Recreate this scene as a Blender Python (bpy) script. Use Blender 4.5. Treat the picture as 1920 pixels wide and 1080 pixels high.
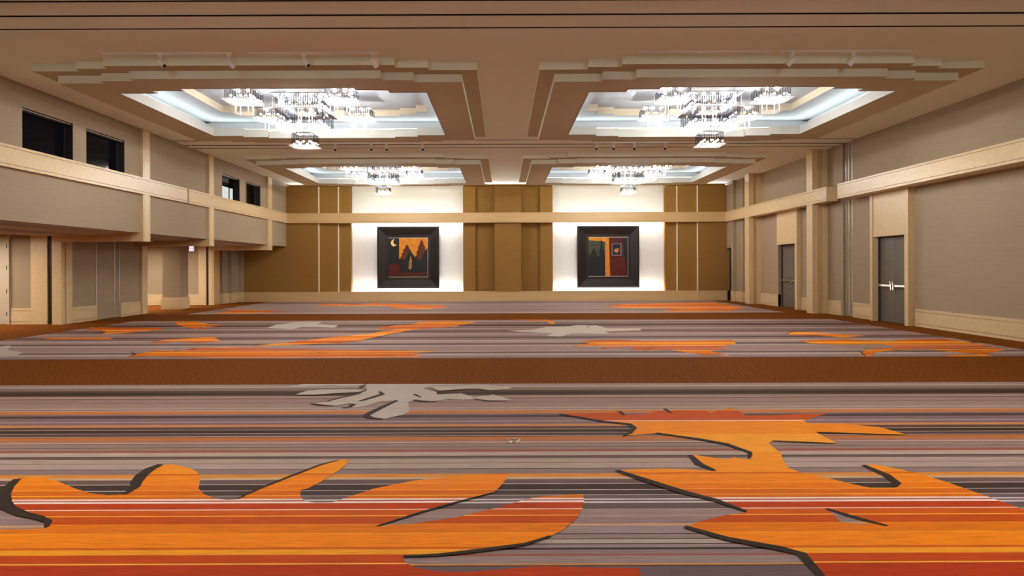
import bpy, math, random
from mathutils import Vector
random.seed(7)
for o in list(bpy.data.objects):
    bpy.data.objects.remove(o)
COL = bpy.context.scene.collection
SC = bpy.context.scene

# ------------------------------------------------------------------ camera, world, exposure
F_PX, VX, VY, EYE, ROLL = 1280.0, 943.5, 500.2, 1.5, 0.0035
cam_d = bpy.data.cameras.new('camera')
cam_d.sensor_width = 36.0
cam_d.lens = F_PX / 1920 * 36.0
cam_d.shift_x = (960 - VX) / 1920
cam_d.shift_y = (VY - 540) / 1920
cam_d.clip_start, cam_d.clip_end = 0.1, 200
cam = bpy.data.objects.new('camera', cam_d)
COL.objects.link(cam)
cam.location = (0, 0, EYE)
cam.rotation_mode = 'XYZ'
from mathutils import Matrix
cam.matrix_world = Matrix.Translation((0, 0, EYE)) @ Matrix.Rotation(math.pi/2, 4, 'X') @ Matrix.Rotation(-ROLL, 4, 'Z')
SC.camera = cam
w = bpy.data.worlds.new('world'); SC.world = w
w.use_nodes = True
w.node_tree.nodes['Background'].inputs[0].default_value = (0.9, 0.8, 0.7, 1)
w.node_tree.nodes['Background'].inputs[1].default_value = 0.02
SC.view_settings.view_transform = 'Standard'
SC.view_settings.look = 'None'
SC.view_settings.exposure = 1.76
SC.view_settings.gamma = 1.0
SC.view_settings.use_curve_mapping = False
BULB_E = 440.0      # emission of each chandelier bulb
COVE_E = 4.5        # emission of coffer cove strips
NICHE_E = 13.0      # emission of art niche strips
WASH_W = 36.0      # linear grazing fixture over the back wall, watts
ALC_E = 10.0        # alcove ceiling lights

def px_x(x, Y): return (x - VX) * Y / F_PX
def floor_pt(x, y):
    u = x - VX; v = y - VY + ROLL * u
    Y = F_PX * EYE / v
    return (u * Y / F_PX, Y)

# ------------------------------------------------------------------ materials
def lin(c):
    return tuple((x/255/12.92 if x/255 <= 0.04045 else ((x/255+0.055)/1.055)**2.4) for x in c)
MATS = {}
def new_mat(name):
    m = bpy.data.materials.new(name); m.use_nodes = True
    MATS[name] = m
    return m, m.node_tree.nodes, m.node_tree.links, m.node_tree.nodes['Principled BSDF']
def noise_mat(name, c1, c2, scale=(8, 8, 8), rough=0.8, bump=0.0, metal=0.0, detail=4, spec=0.3, nscale=1.0):
    m, N, L, B = new_mat(name)
    tc = N.new('ShaderNodeTexCoord'); mp = N.new('ShaderNodeMapping')
    mp.inputs['Scale'].default_value = scale
    nz = N.new('ShaderNodeTexNoise'); nz.inputs['Scale'].default_value = nscale; nz.inputs['Detail'].default_value = detail
    rp = N.new('ShaderNodeValToRGB')
    rp.color_ramp.elements[0].position = 0.3; rp.color_ramp.elements[1].position = 0.7
    rp.color_ramp.elements[0].color = (*c1, 1); rp.color_ramp.elements[1].color = (*c2, 1)
    geo = N.new('ShaderNodeNewGeometry')
    L.new(geo.outputs['Position'], mp.inputs[0])
    L.new(mp.outputs[0], nz.inputs['Vector']); L.new(nz.outputs['Fac'], rp.inputs[0])
    L.new(rp.outputs[0], B.inputs['Base Color'])
    B.inputs['Roughness'].default_value = rough; B.inputs['Metallic'].default_value = metal
    B.inputs['Specular IOR Level'].default_value = spec
    if bump:
        bp = N.new('ShaderNodeBump'); bp.inputs['Strength'].default_value = bump; bp.inputs['Distance'].default_value = 0.01
        L.new(nz.outputs['Fac'], bp.inputs['Height']); L.new(bp.outputs[0], B.inputs['Normal'])
    return m
def flat_mat(name, c, rough=0.6, metal=0.0, spec=0.4, emit=None, estr=0.0):
    m, N, L, B = new_mat(name)
    B.inputs['Base Color'].default_value = (*c, 1); B.inputs['Roughness'].default_value = rough
    B.inputs['Metallic'].default_value = metal; B.inputs['Specular IOR Level'].default_value = spec
    if emit:
        B.inputs['Emission Color'].default_value = (*emit, 1); B.inputs['Emission Strength'].default_value = estr
    return m
def emit_mat(name, c, s, sample=True):
    m = bpy.data.materials.new(name); m.use_nodes = True; MATS[name] = m
    N = m.node_tree.nodes; L = m.node_tree.links
    N.remove(N['Principled BSDF'])
    e = N.new('ShaderNodeEmission'); e.inputs[0].default_value = (*c, 1); e.inputs[1].default_value = s
    L.new(e.outputs[0], N['Material Output'].inputs[0])
    if not sample: m.cycles.emission_sampling = 'NONE'
    return m

FAB = noise_mat('wall_fabric', (0.345, 0.255, 0.16), (0.39, 0.29, 0.185), (3, 3, 60), 0.85, 0.15)
FABB = noise_mat('wall_fabric_gold', (0.275, 0.137, 0.029), (0.305, 0.157, 0.035), (3, 3, 60), 0.85, 0.15)
STONE = noise_mat('travertine', (0.66, 0.475, 0.25), (0.745, 0.545, 0.30), (4, 4, 8), 0.35, 0.02, nscale=2.5, spec=0.4)
WOOD = noise_mat('maple', (0.60, 0.39, 0.175), (0.66, 0.44, 0.21), (1.2, 1.2, 30), 0.4, 0.02, spec=0.35)
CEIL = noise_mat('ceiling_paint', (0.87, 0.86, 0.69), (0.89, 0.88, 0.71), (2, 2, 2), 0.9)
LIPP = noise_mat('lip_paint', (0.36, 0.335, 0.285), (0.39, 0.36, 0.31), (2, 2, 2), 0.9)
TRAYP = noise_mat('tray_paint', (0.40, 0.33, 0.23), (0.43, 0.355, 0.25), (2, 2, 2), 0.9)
CEILD = noise_mat('coffer_soffit_tan', (0.50, 0.40, 0.235), (0.53, 0.42, 0.25), (2, 2, 2), 0.9)  # darker tan for the undersides of the coffer steps
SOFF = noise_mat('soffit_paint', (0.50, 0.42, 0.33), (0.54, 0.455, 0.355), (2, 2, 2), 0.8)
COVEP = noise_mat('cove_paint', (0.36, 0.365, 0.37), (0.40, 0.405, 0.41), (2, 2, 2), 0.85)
NICHE = noise_mat('niche_fabric', (0.80, 0.78, 0.74), (0.86, 0.84, 0.80), (4, 4, 40), 0.85)
DARKD = noise_mat('bronze_door', (0.125, 0.10, 0.075), (0.15, 0.12, 0.09), (3, 3, 30), 0.45, 0.02, spec=0.45)
DFRAME = flat_mat('dark_frame', (0.03, 0.024, 0.024), 0.5)
DARKV = flat_mat('dark_void', (0.006, 0.006, 0.008), 0.6)
GLASSD = flat_mat('dark_glass', (0.004, 0.004, 0.006), 0.08, spec=0.08)
ALU = flat_mat('aluminium', (0.75, 0.72, 0.68), 0.3, metal=0.9)
LITRET = flat_mat('lit_return_cream', (0.85, 0.74, 0.56), 0.35, spec=0.5)  # cream that stands in for light on the panel returns
STEEL = flat_mat('polished_steel', (0.30, 0.29, 0.29), 0.25, metal=1.0)
CHROME = flat_mat('chrome', (0.85, 0.83, 0.80), 0.15, metal=1.0)
WHITEM = flat_mat('white_enamel', (0.93, 0.90, 0.86), 0.4)
BLACKM = flat_mat('black_lens', (0.01, 0.01, 0.012), 0.3)
PAINTDOOR = noise_mat('door_laminate', (0.52, 0.42, 0.30), (0.56, 0.46, 0.33), (2, 2, 2), 0.6)
GLOWC = emit_mat('cove_led', (0.80, 0.91, 1.0), COVE_E)
GLOWN = emit_mat('niche_led', (0.93, 0.97, 1.0), NICHE_E)
GLOWU = emit_mat('upper_niche_led', (1.0, 0.97, 0.92), NICHE_E*0.10)
GLOWA = emit_mat('alcove_lamp', (1.0, 0.93, 0.82), ALC_E)
SIGN = emit_mat('sign_face', (0.95, 0.92, 1.0), 0.29)
SIGNM = emit_mat('sign_mark', (0.72, 0.55, 0.78), 0.20)
BULB = emit_mat('bulb_glow', (0.94, 0.975, 1.0), BULB_E)
LITROOM = emit_mat('lit_room', (0.85, 0.9, 0.85), 0.27)

def plate_mat():
    m, N, L, B = new_mat('frosted_plate')
    B.inputs['Base Color'].default_value = (0.55, 0.48, 0.45, 1); B.inputs['Roughness'].default_value = 0.35
    tl = N.new('ShaderNodeBsdfTranslucent'); tl.inputs[0].default_value = (0.55, 0.49, 0.46, 1)
    tr = N.new('ShaderNodeBsdfTransparent'); tr.inputs[0].default_value = (0.96, 0.93, 0.90, 1)
    a = N.new('ShaderNodeMixShader'); a.inputs[0].default_value = 0.5
    b = N.new('ShaderNodeMixShader'); b.inputs[0].default_value = 0.87
    L.new(B.outputs[0], a.inputs[1]); L.new(tl.outputs[0], a.inputs[2])
    L.new(a.outputs[0], b.inputs[1]); L.new(tr.outputs[0], b.inputs[2])
    L.new(b.outputs[0], N['Material Output'].inputs[0])
    return m
PLATE = plate_mat()
def crystal_mat():
    m, N, L, B = new_mat('crystal')
    g = N.new('ShaderNodeBsdfGlossy'); g.inputs[0].default_value = (0.28, 0.285, 0.30, 1); g.inputs[1].default_value = 0.05
    tr = N.new('ShaderNodeBsdfTransparent'); tr.inputs[0].default_value = (0.80, 0.80, 0.82, 1)
    lw = N.new('ShaderNodeLayerWeight'); lw.inputs[0].default_value = 0.3
    b = N.new('ShaderNodeMixShader')
    L.new(lw.outputs['Facing'], b.inputs[0]); L.new(tr.outputs[0], b.inputs[1]); L.new(g.outputs[0], b.inputs[2])
    L.new(b.outputs[0], N['Material Output'].inputs[0])
    return m
CRYS = crystal_mat()
def clear_mat():
    m, N, L, B = new_mat('clear_pane')
    g = N.new('ShaderNodeBsdfGlossy'); g.inputs[0].default_value = (0.9, 0.9, 0.9, 1); g.inputs[1].default_value = 0.02
    tr = N.new('ShaderNodeBsdfTransparent'); b = N.new('ShaderNodeMixShader'); b.inputs[0].default_value = 0.05
    L.new(tr.outputs[0], b.inputs[1]); L.new(g.outputs[0], b.inputs[2]); L.new(b.outputs[0], N['Material Output'].inputs[0])
    return m
CLEAR = clear_mat()

def carpet_mat(name):
    m, N, L, B = new_mat(name)
    at = N.new('ShaderNodeVertexColor'); at.layer_name = 'Col'
    geo = N.new('ShaderNodeNewGeometry'); mp = N.new('ShaderNodeMapping'); mp.inputs['Scale'].default_value = (4.0, 130, 1)
    nz = N.new('ShaderNodeTexNoise'); nz.inputs['Scale'].default_value = 1.0; nz.inputs['Detail'].default_value = 6; nz.inputs['Roughness'].default_value = 0.65
    L.new(geo.outputs['Position'], mp.inputs[0]); L.new(mp.outputs[0], nz.inputs['Vector'])
    mr = N.new('ShaderNodeMapRange'); mr.inputs[1].default_value = 0.25; mr.inputs[2].default_value = 0.75
    mr.inputs[3].default_value = 0.58; mr.inputs[4].default_value = 1.42
    L.new(nz.outputs['Fac'], mr.inputs[0])
    mx = N.new('ShaderNodeVectorMath'); mx.operation = 'SCALE'
    L.new(at.outputs[0], mx.inputs[0]); L.new(mr.outputs[0], mx.inputs['Scale'])
    L.new(mx.outputs[0], B.inputs['Base Color'])
    B.inputs['Roughness'].default_value = 0.8; B.inputs['Specular IOR Level'].default_value = 0.12
    n2 = N.new('ShaderNodeTexNoise'); n2.inputs['Scale'].default_value = 220
    bp = N.new('ShaderNodeBump'); bp.inputs['Strength'].default_value = 0.25; bp.inputs['Distance'].default_value = 0.004
    L.new(geo.outputs['Position'], n2.inputs['Vector']); L.new(n2.outputs['Fac'], bp.inputs['Height']); L.new(bp.outputs[0], B.inputs['Normal'])
    return m
CARPET = carpet_mat('striped_carpet')
def border_mat():
    m, N, L, B = new_mat('brown_carpet')
    geo = N.new('ShaderNodeNewGeometry')
    nz = N.new('ShaderNodeTexNoise'); nz.inputs['Scale'].default_value = 30; nz.inputs['Detail'].default_value = 3
    mp = N.new('ShaderNodeMapping'); mp.inputs['Scale'].default_value = (1, 1.7, 1); mp.inputs['Rotation'].default_value = (0, 0, 0.5)
    L.new(geo.outputs['Position'], mp.inputs[0]); L.new(mp.outputs[0], nz.inputs['Vector'])
    rp = N.new('ShaderNodeValToRGB'); e = rp.color_ramp.elements
    e[0].position = 0.42; e[0].color = (0.15, 0.042, 0.005, 1)
    e[1].position = 0.60; e[1].color = (0.25, 0.076, 0.010, 1)
    k = e.new(0.72); k.color = (0.52, 0.19, 0.045, 1)
    L.new(nz.outputs['Fac'], rp.inputs[0])
    n3 = N.new('ShaderNodeTexNoise'); n3.inputs['Scale'].default_value = 0.5
    L.new(geo.outputs['Position'], n3.inputs['Vector'])
    L.new(rp.outputs[0], B.inputs['Base Color'])
    B.inputs['Roughness'].default_value = 0.9; B.inputs['Specular IOR Level'].default_value = 0.02
    return m
BROWN = border_mat()

# ------------------------------------------------------------------ helpers
def mesh_obj(name, verts, faces, mat, parent=None, smooth=False):
    me = bpy.data.meshes.new(name); me.from_pydata(verts, [], faces); me.update()
    if smooth:
        for p in me.polygons: p.use_smooth = True
    if mat: me.materials.append(mat)
    o = bpy.data.objects.new(name, me); COL.objects.link(o)
    if parent: o.parent = parent
    return o
BF = [(0,3,2,1),(4,5,6,7),(0,1,5,4),(1,2,6,5),(2,3,7,6),(3,0,4,7)]
def bv(x0,x1,y0,y1,z0,z1):
    return [(x0,y0,z0),(x1,y0,z0),(x1,y1,z0),(x0,y1,z0),(x0,y0,z1),(x1,y0,z1),(x1,y1,z1),(x0,y1,z1)]
def box(name, x0,x1,y0,y1,z0,z1, mat, parent=None):
    return mesh_obj(name, bv(min(x0,x1),max(x0,x1),min(y0,y1),max(y0,y1),min(z0,z1),max(z0,z1)), BF, mat, parent)
class MB:
    def __init__(s): s.v=[]; s.f=[]
    def box(s,x0,x1,y0,y1,z0,z1):
        b=len(s.v); s.v+=bv(x0,x1,y0,y1,z0,z1); s.f+=[tuple(i+b for i in q) for q in BF]; return s
    def prism(s,cx,cy,z0,z1,r,n=6,ph=0.0,r1=None):
        b=len(s.v); r1=r if r1 is None else r1
        for z,rr in((z0,r),(z1,r1)):
            for k in range(n):
                a=ph+2*math.pi*k/n; s.v.append((cx+rr*math.cos(a),cy+rr*math.sin(a),z))
        s.f+=[tuple(b+k for k in range(n))[::-1],tuple(b+n+k for k in range(n))]
        s.f+=[(b+k,b+(k+1)%n,b+n+(k+1)%n,b+n+k) for k in range(n)]
        return s
    def tube(s,p,q,r,n=8,r1=None):
        p=Vector(p);q=Vector(q);d=(q-p).normalized()
        a=d.orthogonal().normalized();c=d.cross(a);b=len(s.v);r1=r if r1 is None else r1
        for pt,rr in((p,r),(q,r1)):
            for k in range(n):
                t=2*math.pi*k/n; s.v.append(tuple(pt+a*rr*math.cos(t)+c*rr*math.sin(t)))
        s.f+=[tuple(b+k for k in range(n))[::-1],tuple(b+n+k for k in range(n))]
        s.f+=[(b+k,b+(k+1)%n,b+n+(k+1)%n,b+n+k) for k in range(n)]
        return s
    def build(s,name,mat,parent=None,smooth=False): return mesh_obj(name,s.v,s.f,mat,parent,smooth)
def empty(name, loc=(0,0,0), parent=None):
    o=bpy.data.objects.new(name,None); COL.objects.link(o); o.location=loc; o.empty_display_size=0.2
    if parent: o.parent=parent
    return o
def tag(o,label=None,cat=None,group=None,kind=None):
    if label: o['label']=label
    if cat: o['category']=cat
    if group: o['group']=group
    if kind: o['kind']=kind
    return o
def structure(name,label,cat): return tag(empty(name),label,cat,kind='structure')
def copy_tree(o,parent=None):
    c=o.copy(); COL.objects.link(c); c.parent=parent
    for ch in o.children: copy_tree(ch,c)
    return c
def grooved(name, axis, a0,a1, face, back, z0,z1, mat, parent, gz=(0.05,), gd=0.02, gw=0.014, ends=None):
    """long board along 'axis' ('x' or 'y'); its show face at coordinate 'face', grooves near both long edges"""
    prof=[]; s=1 if face>back else -1
    zs=[z0]
    for g in gz: zs += [z0+g, z0+g+gw]
    up=[]
    for g in gz: up += [z1-g-gw, z1-g]
    zs += sorted(up) + [z1]
    pts=[(back,z0)]
    inner=False
    for i,z in enumerate(zs):
        if i==0 or i==len(zs)-1: pts.append((face,z)); continue
        if not inner: pts += [(face,z),(face-s*gd,z)]; inner=True
        else: pts += [(face-s*gd,z),(face,z)]; inner=False
    pts.append((back,z1))
    n=len(pts); V=[]
    for a in (a0,a1):
        for (d,z) in pts: V.append((a,d,z) if axis=='x' else (d,a,z))
    Fc=[(i,(i+1)%n,n+(i+1)%n,n+i) for i in range(n)]+[tuple(range(n))[::-1],tuple(range(n,2*n))]
    o=mesh_obj(name,V,Fc,mat,parent)
    return o

CEIL_Z, T1_Z, T2_Z = 5.145, 5.003, 4.860
BACK = 30.1
NEARW = -3.0
XL, XR = -9.48, 10.17     # upper left wall plane, right wall plane

# ================================================================== FLOOR
floor = box('floor', -16.2, 10.6, NEARW-0.3, 31.2, -0.2, 0.0, BROWN)
tag(floor,'brown speckled carpet floor with striped orange and mauve fields','floor',kind='structure')

def S(*c): return lin(c)
K = 1.02   # wool reflectance scale against the photographed tone
# stripe tables: (v pixel below horizon, colour) measured down the near field
near=[]
def add(tab, org, sc, voff, rows):
    for z,c in rows: tab.append((org+z/sc-voff, c))
mv=(150,122,112); dk=(75,55,46); lt=(190,165,148)
add(near,715,5.84,502.9,[(42,(165,140,125)),(70,(190,170,150)),(80,(140,112,100)),(112,(90,65,45)),(132,(60,40,28)),(155,(80,55,40)),(172,(185,150,120)),(180,(145,115,105)),(190,(200,170,150)),(195,(120,90,80)),(207,(160,125,112)),(245,(110,85,70)),(249,(160,130,115)),(300,(180,150,130)),(318,(90,70,60)),(323,(185,160,145)),(335,(200,120,55)),(368,(135,108,105)),(385,(85,60,55)),(412,(130,100,98)),(450,(170,145,140)),(460,(130,100,98)),(485,(200,130,75)),(510,(90,65,58)),(540,(200,150,110)),(545,(60,42,30)),(578,(185,150,125)),(583,(88,62,55)),(612,(200,170,150)),(618,(70,50,40)),(625,(190,110,50)),(655,(165,110,85)),(678,(185,150,130)),(693,(80,60,50)),(698,(150,122,108)),(733,(90,70,60)),(738,(150,120,105)),(765,(150,85,65)),(790,(180,155,135)),(832,(95,72,65)),(850,(125,100,90)),(858,(70,50,42)),(863,(175,148,130)),(910,(85,65,55)),(914,(175,148,135)),(972,(75,55,48)),(978,(140,115,108)),(1030,(215,135,50)),(1065,(200,160,120))])
add(near,880,5.4,499.65,[(100,(110,85,80)),(145,(210,185,165)),(150,(65,48,40)),(207,(200,180,165)),(213,(75,58,50)),(260,(200,180,165)),(265,(110,90,85)),(300,(205,188,178)),(315,(105,82,78)),(328,(205,188,178)),(345,(105,85,80)),(405,(190,165,150)),(410,(155,128,120)),(475,(190,165,155)),(480,(150,122,115)),(555,(215,160,110)),(572,(160,132,125)),(652,(70,55,48)),(662,(150,125,118)),(705,(75,58,50)),(712,(180,158,142)),(755,(75,58,50)),(765,(150,128,120)),(798,(65,50,40)),(818,(145,118,112)),(865,(165,80,50)),(878,(155,130,122)),(960,(215,140,60)),(975,(70,52,45)),(985,(110,88,85)),(1100,(150,125,118)),(1180,(90,70,62)),(1260,(160,132,125)),(1400,(200,130,70)),(1430,(150,122,115)),(1700,(85,65,58)),(1800,(150,125,118))])
motif=[(218,(205,120,45)),(272,(185,80,28)),(290,(240,205,180)),(291.5,(225,140,55)),(316,(228,160,90)),(351,(228,148,60)),(388,(205,105,35)),(391,(228,140,40))]
add(motif,900,6,501.7,[(0,(226,135,40)),(50,(240,170,90)),(55,(222,126,30)),(122,(240,180,100)),(128,(206,106,20)),(183,(240,190,120)),(190,(206,110,20)),(222,(246,216,200)),(240,(170,70,25)),(252,(250,222,205)),(272,(180,65,16)),(340,(245,205,180)),(350,(196,90,20)),(412,(240,180,120)),(422,(186,80,16)),(508,(235,150,60)),(514,(216,122,20)),(610,(240,160,60)),(620,(235,140,26)),(770,(206,100,20)),(795,(236,166,80)),(855,(190,76,16)),(950,(242,192,150)),(965,(176,60,16)),(1200,(205,105,20)),(1400,(180,70,16))])
def tone(c,mot=False):
    if mot and c[0]>2.6*c[2] and c[0]>0.25: return (min(.95,c[0]*1.16),c[1]*0.98,c[2]*0.2)
    return (c[0]*K*1.0,c[1]*K*1.03,c[2]*K*1.10)
def rows_from(tab,mot=False):
    r=[]
    for i,(v,c) in enumerate(tab):
        y1=F_PX*EYE/v; y0=F_PX*EYE/tab[i+1][0] if i+1<len(tab) else NEARW+0.5
        r.append((y0,y1,tone(S(*c),mot)))
    return r
near_rows=rows_from(near); motif_rows=rows_from(motif,True)
pal=[(165,138,126),(150,122,114),(178,152,138),(140,112,106),(95,72,66),(70,52,44),(160,132,122),(185,160,146),(120,95,88),(150,124,116)]
thin=[(205,180,160),(60,44,36),(200,130,70),(190,165,150),(65,50,44),(150,85,60)]
opal=[(222,130,35),(205,105,24),(232,150,60),(186,80,20),(235,165,85),(225,140,45)]
def random_rows(y0,y1,pl,th,seed,wmin=.05,wmax=.3,mot=False):
    R=random.Random(seed); r=[]; y=y0; 
    while y<y1:
        wd=R.uniform(wmin,wmax); c=R.choice(pl)
        r.append((y,min(y+wd,y1),tone(S(*c),mot))); y+=wd
        if R.random()<.6 and y<y1:
            wd=R.uniform(.012,.04); r.append((y,min(y+wd,y1),tone(S(*R.choice(th))))); y+=wd
    return r
mid_rows=random_rows(11.18,19.24,pal,thin,3); far_rows=random_rows(21.87,30.05,pal,thin,11)
mid_o=random_rows(11.18,19.24,opal,[(245,215,190),(170,70,25)],5,mot=True); far_o=random_rows(21.87,30.05,opal,[(245,215,190)],6,mot=True)
white_rows=[(NEARW,31,tuple(k*0.9 for k in S(205,190,176)))]
def colour_mesh(name, quads, z, parent):
    """quads: list of (polygon points, colour)"""
    V=[];Fc=[];cols=[]
    for pts,c in quads:
        b=len(V); V+=[(p[0],p[1],z) for p in pts]; Fc.append(tuple(range(b,b+len(pts)))); cols.append(c)
    me=bpy.data.meshes.new(name); me.from_pydata(V,[],Fc)
    ca=me.color_attributes.new('Col','FLOAT_COLOR','CORNER')
    i=0
    for p,c in zip(me.polygons,cols):
        for _ in p.loop_indices:
            ca.data[i].color=(*c,1); i+=1
    me.update(); me.materials.append(CARPET)
    o=bpy.data.objects.new(name,me); COL.objects.link(o); o.parent=parent
    return o
def field(x0,x1,rows):
    q=[([(x0,a),(x1,a),(x1,b),(x0,b)],c) for a,b,c in rows if b>a]
    return colour_mesh('carpet_field',q,0.003,floor)
near_rows=[(a,min(b,8.74),c) for a,b,c in near_rows]
field(-10.4,9.2,near_rows); field(-10.4,9.2,mid_rows); field(-10.2,9.05,far_rows)

from mathutils.geometry import tessellate_polygon
def clip(poly,lim,keep_above):
    out=[]
    n=len(poly)
    for i in range(n):
        a=poly[i]; b=poly[(i+1)%n]
        ia=(a[1]>=lim) if keep_above else (a[1]<=lim); ib=(b[1]>=lim) if keep_above else (b[1]<=lim)
        if ia: out.append(a)
        if ia!=ib:
            t=(lim-a[1])/(b[1]-a[1]); out.append((a[0]+t*(b[0]-a[0]),lim))
    return out
def motif_obj(pix, rows, z=0.006, name='carpet_motif'):
    P=[floor_pt(*p) for p in pix]
    tris=tessellate_polygon([[Vector((x,y,0)) for x,y in P]])
    q=[]
    for t in tris:
        T=[P[i] for i in t]
        lo=min(p[1] for p in T); hi=max(p[1] for p in T)
        for a,b,c in rows:
            if b<=lo or a>=hi: continue
            r=clip(clip(T,a,True),b,False)
            if len(r)>=3:
                ar=sum(r[i][0]*r[(i+1)%len(r)][1]-r[(i+1)%len(r)][0]*r[i][1] for i in range(len(r)))
                if ar<0: r=r[::-1]
                if abs(ar)>1e-7: q.append((r,c))
    return colour_mesh(name,q,z,floor)
DKL=tuple(k*0.8 for k in S(62,48,34))
def stroke(pix,wpx,z=0.009):
    P=[floor_pt(*p) for p in pix]; n=len(P); q=[]
    wd=[]
    for i,(px,py) in enumerate(pix):
        v=py-VY; sc=F_PX*EYE/v/F_PX     # metres per pixel across
        t=i/(n-1); wd.append(wpx*sc*(0.55+0.9*math.sin(math.pi*min(1,t*0.9+0.1))))
    L=[];R=[]
    for i in range(n):
        a=Vector(P[max(0,i-1)]);b=Vector(P[min(n-1,i+1)]); d=(b-a).normalized(); nn=Vector((-d.y,d.x))*wd[i]
        L.append(tuple(Vector(P[i])+nn)); R.append(tuple(Vector(P[i])-nn))
    for i in range(n-1): q.append(([R[i],R[i+1],L[i+1],L[i]],DKL))
    return colour_mesh('carpet_outline',q,z,floor)
def smooth(pts,closed=True):
    out=[]; n=len(pts)
    for i in range(n):
        a=pts[i]; b=pts[(i+1)%n]
        if not closed and i==n-1: out.append(a); break
        out.append((a[0]*.75+b[0]*.25,a[1]*.75+b[1]*.25)); out.append((a[0]*.25+b[0]*.75,a[1]*.25+b[1]*.75))
    if not closed: out=[pts[0]]+out
    return out
def zz(pts,ox=0,oy=700,sc=2.0): return [(ox+x/sc,oy+y/sc) for x,y in pts]
M1=zz([(-200,590),(0,588),(100,588),(170,585),(185,570),(175,550),(130,542),(75,530),(25,505),(12,480),(15,450),(40,420),(62,400),(110,393),(165,395),(215,408),(270,432),(330,452),(400,460),(460,458),(490,445),(512,430),(510,410),(530,380),(560,360),(600,345),(650,345),(700,355),(735,370),(750,390),(745,415),(742,435),(760,455),(795,470),(850,478),(885,475),(960,438),(1080,390),(1200,345),(1280,326),(1305,324),(1300,340),(1270,365),(1200,410),(1150,435),(1125,440),(1122,465),(1140,482),(1185,490),(1240,488),(1300,468),(1400,435),(1550,405),(1700,390),(1850,380),(1900,378),(1895,400),(1870,430),(1845,452),(1700,490),(1560,530),(1410,578),(1560,565),(1700,545),(1850,510),(1960,478),(2030,464),(2110,460),(2182,457),(2188,480),(2182,510),(2160,545),(2110,590),(2040,625),(1970,645),(1920,652),(1800,668),(1650,685),(1508,690),(1515,715),(1560,735),(1640,748),(1750,750),(1850,742),(1920,735),(2020,728),(2270,733),(2390,735),(2400,755),(2380,800),(2300,900),(-200,900)])
motif_obj(M1,motif_rows)
for pts,wd in [([(62,400),(30,430),(12,460),(14,490),(30,510),(80,532),(140,545),(178,560),(172,580)],8),([(600,346),(560,362),(530,385),(508,412),(505,430),(465,458)],8),([(885,476),(960,440),(1080,392),(1200,346),(1270,328)],2.5),([(1410,578),(1560,530),(1700,490),(1845,452)],2.5),([(1508,692),(1650,686),(1800,669),(1920,653),(1970,645),(2060,615)],5)]:
    stroke(zz(pts),wd)
o2=1920
M2=zz([(o2+x,y) for x,y in [(188,152),(300,152),(400,148),(420,157),(500,155),(565,138),(650,138),(720,142),(745,150),(780,138),(820,132),(850,145),(875,160),(960,160),(1060,155),(1180,152),(1090,180),(1110,190),(1260,193),(1380,205),(1480,233),(1400,232),(1300,228),(1140,224),(1180,245),(1215,265),(1150,265),(1050,258),(975,255),(960,265),(985,285),(1005,300),(1015,330),(1030,355),(1080,375),(1180,395),(1280,420),(1340,432),(1430,432),(1442,415),(1420,395),(1370,370),(1310,348),(1360,345),(1440,360),(1530,380),(1640,415),(1780,465),(1920,515),(2100,560),(2100,900),(1250,900),(1160,760),(1120,715),(1080,680),(1000,662),(900,645),(800,625),(720,605),(650,578),(700,560),(780,538),(875,525),(830,505),(760,480),(640,445),(500,405),(390,368),(450,362),(560,360),(660,362),(755,370),(710,350),(680,325),(665,308),(690,310),(800,325),(830,317),(870,325),(890,325),(900,310),(880,290),(800,268),(700,250),(600,232),(540,227),(480,232),(420,236),(440,225),(458,205),(440,192),(330,178),(250,165)]])
motif_obj(M2,motif_rows)
motif_obj(zz([(o2+x,y) for x,y in [(1190,520),(1240,538),(1345,573),(1230,564)]]),near_rows,0.008)
for pts,wd in [([(175,156),(250,167),(330,182),(440,194),(456,207),(440,227),(415,238)],4),([(540,227),(700,250),(800,268),(890,300),(885,322)],4.5),([(665,310),(700,345),(760,368)],6),([(390,368),(500,405),(640,450),(760,480),(875,522)],7),([(645,580),(800,625),(1000,662),(1080,682),(1150,760),(1180,800)],8),([(1315,348),(1400,385),(1440,415),(1430,430)],6),([(1175,512),(1260,540),(1405,577)],6),([(975,256),(1100,262),(1210,266)],2.5),([(1140,224),(1300,229),(1480,234)],2),([(400,145),(420,160)],5),([(570,136),(595,152)],5)]:
    stroke(zz([(o2+x,y) for x,y in pts]),wd)
wz=lambda p: zz(p,520,715,4.174)
for p in [[(80,45),(190,25),(680,24),(640,38),(520,42),(410,36),(200,46)],[(130,110),(220,80),(330,68),(520,66),(680,70),(640,85),(480,95),(300,112)],
 [(380,165),(500,130),(620,105),(700,75),(690,40),(700,24),(1450,24),(1400,30),(1200,40),(1140,60),(1240,85),(1250,106),(1440,98),(1530,130),(1690,108),(1835,150),(1700,158),(1560,145),(1450,148),(1340,140),(1250,155),(1170,160),(1080,150),(1020,165),(1030,240),(980,265),(830,298),(760,292),(720,270),(780,225),(930,155),(800,160),(740,180),(680,200),(540,215),(600,185),(560,180),(440,195),(300,190),(260,180)],
 [(1200,45),(1600,28),(1835,50),(1800,65),(1660,72),(1550,62),(1440,70),(1270,80)]]:
    motif_obj(wz(p),white_rows)
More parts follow.
